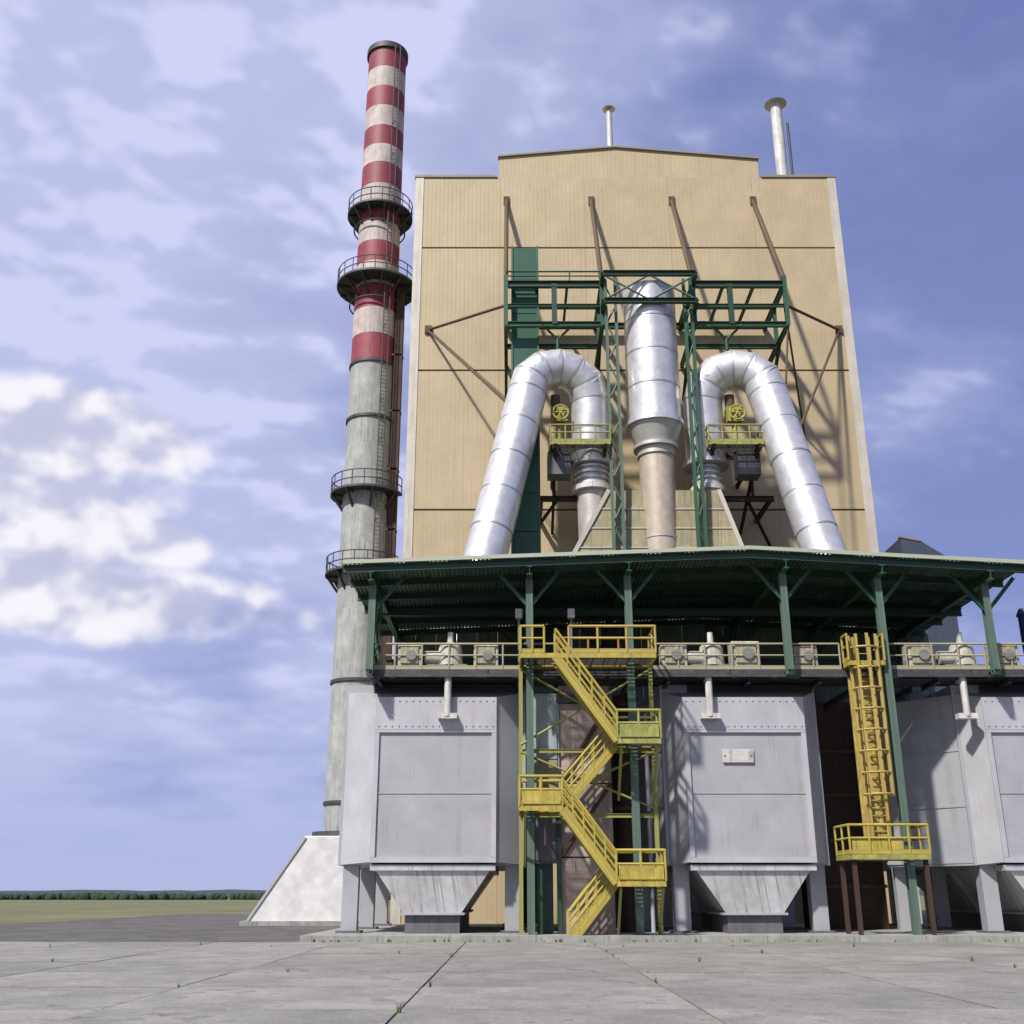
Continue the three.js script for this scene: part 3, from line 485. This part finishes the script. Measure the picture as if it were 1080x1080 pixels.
// ------------------------------------------------------------------ walkway along the tops
{
  const T = thing('service_walkway', 'long cream railed walkway along the tops of the filter units', 'walkway', [0, 0, 0]), y = 10.68, z0 = -47.4, z1 = -45.45;
  const xs = [-6.1, -1, 4.1, 9.2, 14.3, 19.4, 24.5];
  for (let i = 0; i < 6; i++) deck(T, M.grating, M.platformGrey, xs[i] + 0.03, xs[i + 1] - 0.03, y, z0, z1);
  box(T, 'edge_channel', M.platformGrey, -6.1, 24.5, y - 0.32, y - 0.201, z1 - 0.08, z1 + 0.06);
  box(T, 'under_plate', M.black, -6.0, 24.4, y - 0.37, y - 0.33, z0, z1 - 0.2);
  railing(T, [[-6.1, y, z1], [1.9, y, z1]], M.cream, { step: 1.15, r: 0.04 });
  railing(T, [[5.9, y, z1], [13.9, y, z1]], M.cream, { step: 1.15, r: 0.04 });
  railing(T, [[15.6, y, z1], [24.5, y, z1]], M.cream, { step: 1.15, r: 0.04 });
  railing(T, [[-6.1, y, z1], [-6.1, y, z0]], M.cream, { step: 1.15, r: 0.04 });
  for (const x of [-5.6, -2.6, 0.3, 3.3, 6.6, 10, 13, 15.3, 18, 21]) beam(T, 'bracket', M.platformGrey, [x, y - 0.45, z1 - 0.1], [x, y - 0.45, -47.6], 0.16, 0.2);
  for (const x of [2, 5, 15, 17.5]) beam(T, 'rear_beam', M.platformGrey, [x, y - 0.5, -47.4], [x, y - 0.5, -57], 0.2, 0.26);
}
// drive boxes and domed rappers on the deck
{
  const y = 10.64;
  const drive = (label, x, s, m = M.motor) => { const T = thing('drive_box', label, 'drive box', [x, y, -45.95], 'cream drive boxes on the walkway'); part(T, 'housing', new RoundedBoxGeometry(s, s * 0.95, 0.8, 3, 0.06), m, [0, s * 0.475 + 0.12, 0]); part(T, 'cover', new RoundedBoxGeometry(s * 0.72, s * 0.66, 0.1, 2, 0.03), M.cream, [0, s * 0.5 + 0.12, 0.42]); part(T, 'fan_cap', uvCyl(s * 0.2, s * 0.2, 0.14, 20), M.motorGrey, [0.08, s * 0.5 + 0.12, 0.5]).rotation.x = Math.PI / 2; box(T, 'base_frame', M.motorGrey, -s * 0.55, s * 0.55, 0, 0.13, -0.45, 0.45); };
  const rap = (label, x) => { const T = thing('insulator_housing', label, 'housing', [x, y, -46.0], 'domed housings on the walkway'); box(T, 'base', M.motorGrey, -0.85, 0.85, 0, 0.28, -0.45, 0.5); part(T, 'drum', uvCyl(0.55, 0.5, 0.75, 28), M.motor, [0.1, 0.65, 0]); part(T, 'dome', new THREE.SphereGeometry(0.5, 24, 10, 0, 7, 0, Math.PI / 2).scale(1, 0.6, 1), M.motor, [0.1, 1.02, 0]); part(T, 'spigot', uvCyl(0.14, 0.12, 0.5, 16), M.whitePaint, [0.1, 1.5, 0]); part(T, 'side_motor', uvCyl(0.3, 0.3, 0.7, 20), M.motor, [-0.62, 0.62, 0.1]).rotation.z = Math.PI / 2; };
  drive('cream drive box nearest the left end of the walkway', -4.35, 1.06); rap('domed insulator housing above the leftmost filter unit', -2.75); drive('cream drive box left of the yellow stair platform', -1.1, 1.06);
  drive('cream drive box right of the yellow stair platform', 6.9, 1.12); rap('domed insulator housing above the middle filter unit', 8.45); drive('cream drive box right of the middle domed housing', 9.95, 1.23); 
  drive('pinkish grey drive box above the right edge of the middle unit', 12.5, 1.01, M.pinkTan);
  drive('cream drive box left of the rightmost domed housing', 17.4, 1.12); rap('domed insulator housing at the right end of the walkway', 19.2);  drive('cream drive box at the far right end of the walkway', 21.0, 1.12);
  const lamp = (label, x, h) => { const T = thing('walkway_lamp', label, 'lamp', [x, y, -45.7], 'pole lamps on the walkway'); bar(T, 'pole', M.motorGrey, [0, 0, 0], [0, h, 0], 0.05); part(T, 'lamp_head', new RoundedBoxGeometry(0.32, 0.42, 0.3, 2, 0.05), M.whitePaint, [0, h + 0.15, 0.08]); };
  lamp('pole lamp on the walkway beside the second canopy column', 0.3, 2.35); lamp('pole lamp rising behind the yellow stair platform', 2.55, 2.35);
}

// ------------------------------------------------------------------ canopy
{
  const T = thing('canopy', 'dark green corrugated canopy on green columns over the filter units', 'canopy', [0, 0, 0]);
  const zF = -44, zB = -56.3, xl = -7.15, xr = 21.75, xa = 10.1, yl = 14.85, ya = 15.5, yr = 14.85;
  const yAt = x => x < xa ? mix(yl, ya, (x - xl) / (xa - xl)) : mix(ya, yr, (x - xa) / (xr - xa));
  // corrugated sheets, each its own piece
  const sw = (xr - xl) / 32, top = [], ribs = 5; for (let i = 0; i < ribs; i++) { const p = sw / ribs, x = -sw / 2 + i * p; top.push([x, 0], [x + p * 0.5, 0], [x + p * 0.6, 0.06], [x + p * 0.9, 0.06]); } top.push([sw / 2 + 0.05, 0]);
  const sg = new THREE.ExtrudeGeometry(new THREE.Shape([...top.map(p => new THREE.Vector2(p[0], p[1])), ...top.slice().reverse().map(p => new THREE.Vector2(p[0], p[1] - 0.02))]), { depth: zF - zB, bevelEnabled: false });
  for (let i = 0; i < 32; i++) { const x = xl + sw * (i + 0.5), m = part(T, 'roof_sheet', sg, M.roofSheet, [x, yAt(x) + (i % 2) * 0.024, zB]); m.rotation.z = Math.atan2(yAt(x + 0.1) - yAt(x - 0.1), 0.2); }
  // edge flashing, gutter
  beam(T, 'edge_flashing', M.eave, [xl, yl + 0.10, zF + 0.06], [xa, ya + 0.10, zF + 0.06], 0.1, 0.16, false); beam(T, 'edge_flashing', M.eave, [xa, ya + 0.10, zF + 0.06], [xr, yr + 0.10, zF + 0.06], 0.1, 0.16, false);
  for (const z of [zF - 0.15, zF - 2.4, zF - 4.8, zF - 7.2, zF - 9.6, zB + 0.2]) { beam(T, 'purlin', M.greenDark, [xl, yl - 0.17, z], [xa, ya - 0.17, z], 0.18, 0.28); beam(T, 'purlin', M.greenDark, [xa, ya - 0.17, z], [xr, yr - 0.17, z], 0.18, 0.28); }
  const cols = [-5.95, 0.74, 4.95, 11.6, 15.65, 20.2];
  for (const x of cols) { beam(T, 'rafter', M.green, [x, yAt(x) - 0.5, zF - 0.05], [x, yAt(x) - 0.5, zB + 0.1], 0.24, 0.38); }
  cols.forEach((x, i) => { const g0 = [1, 2, 4].includes(i) ? 0.25 : 10.3;
    for (const z of [-44.95, -55.6]) { const fz = z; const c = beam(T, 'column', z > -50 ? M.greenPale : M.green, [x, z > -50 && g0 > 1 ? 10.4 : g0, fz], [x, yAt(x) - 0.68, fz], 0.3, 0.3);
      for (const s of [-1, 1]) { if (x + s * 1.5 > xl) beam(T, 'knee_brace', M.green, [x, yAt(x) - 1.9, z], [x + s * 1.35, yAt(x + s * 1.35) - 0.3, z], 0.14, 0.14); }
      beam(T, 'knee_brace', M.green, [x, yAt(x) - 1.9, z], [x, yAt(x) - 0.6, z + (z > -50 ? -1.3 : 1.3)], 0.14, 0.14); } });
  for (const x of [-5.95, 11.6, 20.2]) beam(T, 'column_seat', M.green, [x, 10.45, -44.7], [x, 10.45, -47.2], 0.24, 0.22);
  beam(T, 'tie_beam', M.greenDark, [xl + 0.6, 13.05, -55.6], [xr - 0.6, 13.05, -55.6], 0.2, 0.3); beam(T, 'tie_beam', M.greenDark, [xl + 0.5, 14.3, -50], [xr - 0.5, 14.3, -50], 0.22, 0.34);
  for (let i = 0; i < 26; i++) box(T, 'rear_sheet', M.roofSheet, xl + 1.0 + i * 1.08, xl + 2.07 + i * 1.08, 10.6, yAt(xl + 1.55 + i * 1.08) - 0.03, -56.16 - (i % 2) * 0.02, -56.1 - (i % 2) * 0.02);
  // lattice at the left end
  for (let k = 0; k < 3; k++) { bar(T, 'end_lattice', M.green, [-5.95, 11 + k * 1.2, -45.1], [-5.95, 12.2 + k * 1.2, -47.4], 0.06); bar(T, 'end_lattice', M.green, [-5.95, 12.2 + k * 1.2, -45.1], [-5.95, 11 + k * 1.2, -47.4], 0.06); } beam(T, 'column', M.green, [-5.95, 10.4, -47.4], [-5.95, 14.3, -47.4], 0.22, 0.22);
}
{ // dark hood beside the building
  const T = thing('roof_hood', 'dark blue grey sloping hood right of the tan wall above the canopy', 'hood', [22.9, 0, -60]);
  const sh = new THREE.Shape([[-0.9, 0], [1.7, 0], [1.7, 19.6], [0.3, 20.55], [-0.9, 20.8]].map(p => new THREE.Vector2(...p))); part(T, 'hood_shell', new THREE.ExtrudeGeometry(sh, { depth: 3, bevelEnabled: false }), M.blueGrey, [0, 0, -1.5]);
  beam(T, 'ridge_cap', M.flashingDark, [-0.95, 20.86, 1.4], [0.3, 20.6, 1.4], 0.3, 0.1, false);
  const B = thing('blue_standpipe', 'dark blue standpipe at the far right below the canopy edge', 'pipe', [22.75, 0, -46.8]); part(B, 'pipe', uvCyl(0.36, 0.36, 2.9, 24), M.bluePipe, [0, 11.95, 0]); part(B, 'cap', uvCyl(0.44, 0.3, 0.3, 24), M.bluePipe, [0, 13.5, 0]); part(B, 'foot', uvCyl(0.5, 0.5, 0.2, 24), M.blue, [0, 10.4, 0]);
}

// ------------------------------------------------------------------ yellow stair
{
  const T = thing('zigzag_stair', 'yellow zigzag steel stair between the left and middle filter units', 'stair', [0, 0, 0]);
  const flight = (xa, ya, xb, yb, z0, z1, mat) => {
    for (const z of [z0, z1]) { beam(T, 'stringer', mat, [xa, ya - 0.12, z], [xb, yb - 0.12, z], 0.05, 0.36, false);
      bar(T, 'hand_rail', mat, [xa, ya + 1.0, z], [xb, yb + 1.0, z], 0.055); for (const h of [0.36, 0.68]) bar(T, 'knee_rail', mat, [xa, ya + h, z], [xb, yb + h, z], 0.042);
      for (let k = 0; k <= 5; k++) { const t = k / 5, x = mix(xa, xb, t), y = mix(ya, yb, t); bar(T, 'rail_post', mat, [x, y - 0.1, z], [x, y + 1.0, z], 0.036); } }
    const n = Math.round(Math.abs(ya - yb) / 0.22); for (let i = 1; i < n; i++) { const t = i / n; box(T, 'tread', M.yellow, mix(xa, xb, t) - 0.14, mix(xa, xb, t) + 0.14, mix(ya, yb, t) - 0.04, mix(ya, yb, t), Math.min(z0, z1) + 0.03, Math.max(z0, z1) - 0.03); }
  };
  const zA0 = -43.15, zA1 = -44.05, zB0 = -44.2, zB1 = -45.1;
  const land = (x0, x1, y, mat, open) => { deck(T, M.grating, mat, x0, x1, y, zB1, zA0); railing(T, open < 0 ? [[x0, y, zA0], [x1, y, zA0], [x1, y, zB1], [x0, y, zB1]] : [[x1, y, zA0], [x0, y, zA0], [x0, y, zB1], [x1, y, zB1]], mat, { step: 0.9, r: 0.055 }); box(T, 'side_sheet', mat, x0 + 0.08, x1 - 0.08, y + 0.05, y + 0.55, zA0 + 0.06, zA0 + 0.08); };
  // top platform
  deck(T, M.grating, M.yellow, 0.35, 5.8, 10.9, -45.38, -43.15); railing(T, [[2.3, 10.9, -43.15], [5.8, 10.9, -43.15], [5.8, 10.9, -45.3]], M.ochre, { step: 1.1, r: 0.05 }); railing(T, [[0.35, 10.9, -45.3], [0.35, 10.9, -43.15], [1.3, 10.9, -43.15]], M.yellow, { step: 0.6, r: 0.05 });
  railing(T, [[1.95, 10.9, -45.3], [5.8, 10.9, -45.3]], M.orangeRail, { step: 1.1, r: 0.05 });
  flight(1.75, 10.9, 4.15, 7.55, zA0, zA1, M.yellow); land(4.15, 5.85, 7.5, M.yellowGreen, -1);
  flight(4.15, 7.5, 1.95, 5.0, zB0, zB1, M.yellow); land(0.3, 1.95, 4.95, M.yellow, 1);
  flight(1.95, 4.95, 3.95, 2.25, zA0, zA1, M.yellow); land(3.95, 5.8, 2.2, M.yellow, -1);
  flight(3.95, 2.2, 2.2, 0.1, zB0, zB1, M.yellow);
  for (const [x, y1] of [[0.36, 10.7], [5.78, 10.7]]) for (const z of [-45.12]) beam(T, 'stair_post', M.yellowGreen, [x, 0, z], [x, y1, z], 0.16, 0.16);
  for (const y of [4.7, 7.25]) for (const z of [-45.12]) beam(T, 'stair_beam', M.yellowGreen, [0.36, y, z], [5.78, y, z], 0.1, 0.16);
  for (const [x, y] of [[0.5, 4.75], [4.3, 7.3], [5.7, 7.3], [4.1, 2.0], [5.7, 2.0]]) for (const z of [-43.25]) beam(T, 'strut', M.yellowGreen, [x, Math.max(0.05, y - 2.0), -45.1], [x, y - 0.05, z], 0.1, 0.1);
  for (const [y0, y1] of [[4.95, 7.2], [7.5, 10.6]]) { bar(T, 'stair_brace', M.yellowGreen, [0.36, y0, -45.05], [5.78, y1, -45.05], 0.05); bar(T, 'stair_brace', M.yellowGreen, [5.78, y0, -45.05], [0.36, y1, -45.05], 0.05); }
}
// ------------------------------------------------------------------ things behind the stair
{
  const c = thing('tall_cabinet', 'tall pale teal cabinet beside the leftmost filter unit', 'cabinet', [1.3, 0, -45.72]); box(c, 'body', M.teal, -0.55, 0.65, 5.6, 9.7, -0.7, 0); box(c, 'door', M.teal, -0.46, 0.56, 7.0, 9.6, 0.004, 0.06); box(c, 'door', M.tanPlain, -0.46, 0.56, 5.7, 6.95, 0.004, 0.06); box(c, 'stand', M.greenDark, -0.6, 0.7, 5.35, 5.6, -0.8, 0.15); for (const x of [-0.5, 0.6]) for (const z of [-0.65, 0.02]) beam(c, 'leg', M.greenDark, [x, 0.25, z], [x, 5.4, z], 0.16, 0.16); box(c, 'handle', M.greyBox, 0.36, 0.42, 8.0, 8.4, 0.061, 0.1);
  const d = thing('grey_control_box', 'dark grey control box under the teal cabinet', 'control box', [1.3, 0, -45.5]); box(d, 'body', M.greyBox, -0.5, 0.55, 2.9, 4.9, -0.9, -0.28); box(d, 'door', M.greyBox, -0.42, 0.47, 3.0, 4.8, -0.276, -0.23); box(d, 'stand', M.greenDark, -0.3, 0.35, 0.25, 2.9, -0.8, -0.45); box(d, 'handle', M.casingLight, 0.0, 0.06, 3.6, 4.3, -0.229, -0.2);
  const w = thing('pink_panel_wall', 'pinkish tan panel wall behind the zigzag stair', 'wall', [3.15, 0, -45.85]); for (const [y0, y1] of [[0.25, 3.1], [3.16, 6.0], [6.06, 9.3], [9.75, 10.05]]) box(w, 'wall_panel', M.pinkTan, -1.2, 0.95, y0, y1, -0.2, 0); box(w, 'back_frame', M.rust, -1.15, 0.9, 0.25, 10.0, -0.5, -0.22); box(w, 'cross_beam', M.black, -1.3, 1.05, 9.32, 9.72, -0.25, 0.22); bar(w, 'brace', M.rust, [-1.1, 6.1, 0.08], [0.9, 9.3, 0.08], 0.08); bar(w, 'brace', M.rust, [0.9, 3.2, 0.08], [-1.1, 6.0, 0.08], 0.08); bar(w, 'brace', M.rust, [-1.1, 3.2, 0.08], [0.9, 6.0, 0.08], 0.08);
  const b = thing('brown_riser_pipe', 'dark brown riser pipe beside the pinkish wall', 'pipe', [4.85, 0, -48.4]); part(b, 'pipe', uvCyl(0.42, 0.42, 9.8, 28), M.brownPipe, [0, 5.15, 0]); for (const y of [2.2, 5.2, 8.2]) part(b, 'flange', uvCyl(0.56, 0.56, 0.16, 28), M.rust, [0, y, 0]);
  const p = thing('pale_downpipe', 'thin pale downpipe beside the shaded side of the middle unit', 'pipe', [5.8, 0, -47.6]); part(p, 'pipe', uvCyl(0.09, 0.09, 8.9, 14), M.casingLight, [0, 4.7, 0]); for (const y of [2, 5, 8]) part(p, 'clip', uvCyl(0.13, 0.13, 0.08, 14), M.greyBox, [0, y, 0]); bar(p, 'wall_hook', M.greyBox, [0, 9.1, 0], [0.62, 9.1, 0], 0.04);
}
// ------------------------------------------------------------------ caged ladder on the right
{
  const T = thing('caged_ladder', 'ochre caged ladder between the middle and right filter units', 'ladder', [0, 0, 0]), x = 14.75, z = -45.2, y0 = 3.2, y1 = 12.0;
  for (const s of [-0.34, 0.34]) beam(T, 'side_rail', M.ochre, [x + s, y0, z], [x + s, y1, z], 0.1, 0.14, false);
  for (let y = y0 + 0.3; y < y1 - 0.3; y += 0.3) bar(T, 'rung', M.ochre, [x - 0.34, y, z], [x + 0.34, y, z], 0.022);
  for (let y = y0 + 2.3; y <= y1; y += 0.85) { const t = new THREE.TorusGeometry(0.6, 0.045, 6, 20, Math.PI * 1.3); t.rotateX(Math.PI / 2); t.rotateY(Math.PI * 0.15); part(T, 'cage_hoop', t, M.ochre, [x, y, z + 0.28]); }
  for (let i = 0; i < 5; i++) { const a = Math.PI * (0.02 + i * 0.24), px = x + Math.cos(a) * 0.6, pz = z + 0.28 + Math.sin(a) * 0.6; beam(T, 'cage_strap', M.ochre, [px, y0 + 2.25, pz], [px, y1, pz], 0.13, 0.03, false); }
  deck(T, M.grating, M.yellowGreen, 13.2, 16.3, 3.2, -46.3, -44.3); railing(T, [[13.2, 3.2, -46.2], [13.2, 3.2, -44.3], [16.3, 3.2, -44.3], [16.3, 3.2, -46.2]], M.yellow, { step: 0.8, r: 0.045 });
  box(T, 'kick_plate', M.yellow, 13.3, 15.3, 3.25, 3.85, -44.36, -44.33);
  for (const px of [13.35, 16.15]) for (const pz of [-44.5, -46.15]) beam(T, 'leg', M.brownPipe, [px, 0, pz], [px, 3.0, pz], 0.16, 0.16);
  deck(T, M.grating, M.yellow, 14.0, 15.5, 10.9, -45.35, -44.6); railing(T, [[15.5, 10.9, -45.3], [15.5, 10.9, -44.6]], M.yellow, { step: 0.7, r: 0.05 }); railing(T, [[14.0, 10.9, -45.3], [14.0, 10.9, -44.6]], M.yellow, { step: 0.7, r: 0.05 });
  box(T, 'mounting_plate', M.ochre, x - 0.6, x + 0.62, 3.3, 10.6, z - 0.32, z - 0.26);
  const B = thing('brown_back_duct', 'dark brown duct in the shaded gap beside the caged ladder', 'duct', [15.2, 0, -52]); box(B, 'duct_body', M.brownPipe, -1.6, 1.7, 0.25, 10.4, -2, 0); for (let i = 1; i < 5; i++) box(B, 'stiffener', M.rust, -1.68, 1.78, i * 2, i * 2 + 0.14, -1.9, 0.08);
}
renderer.render(scene, camera);
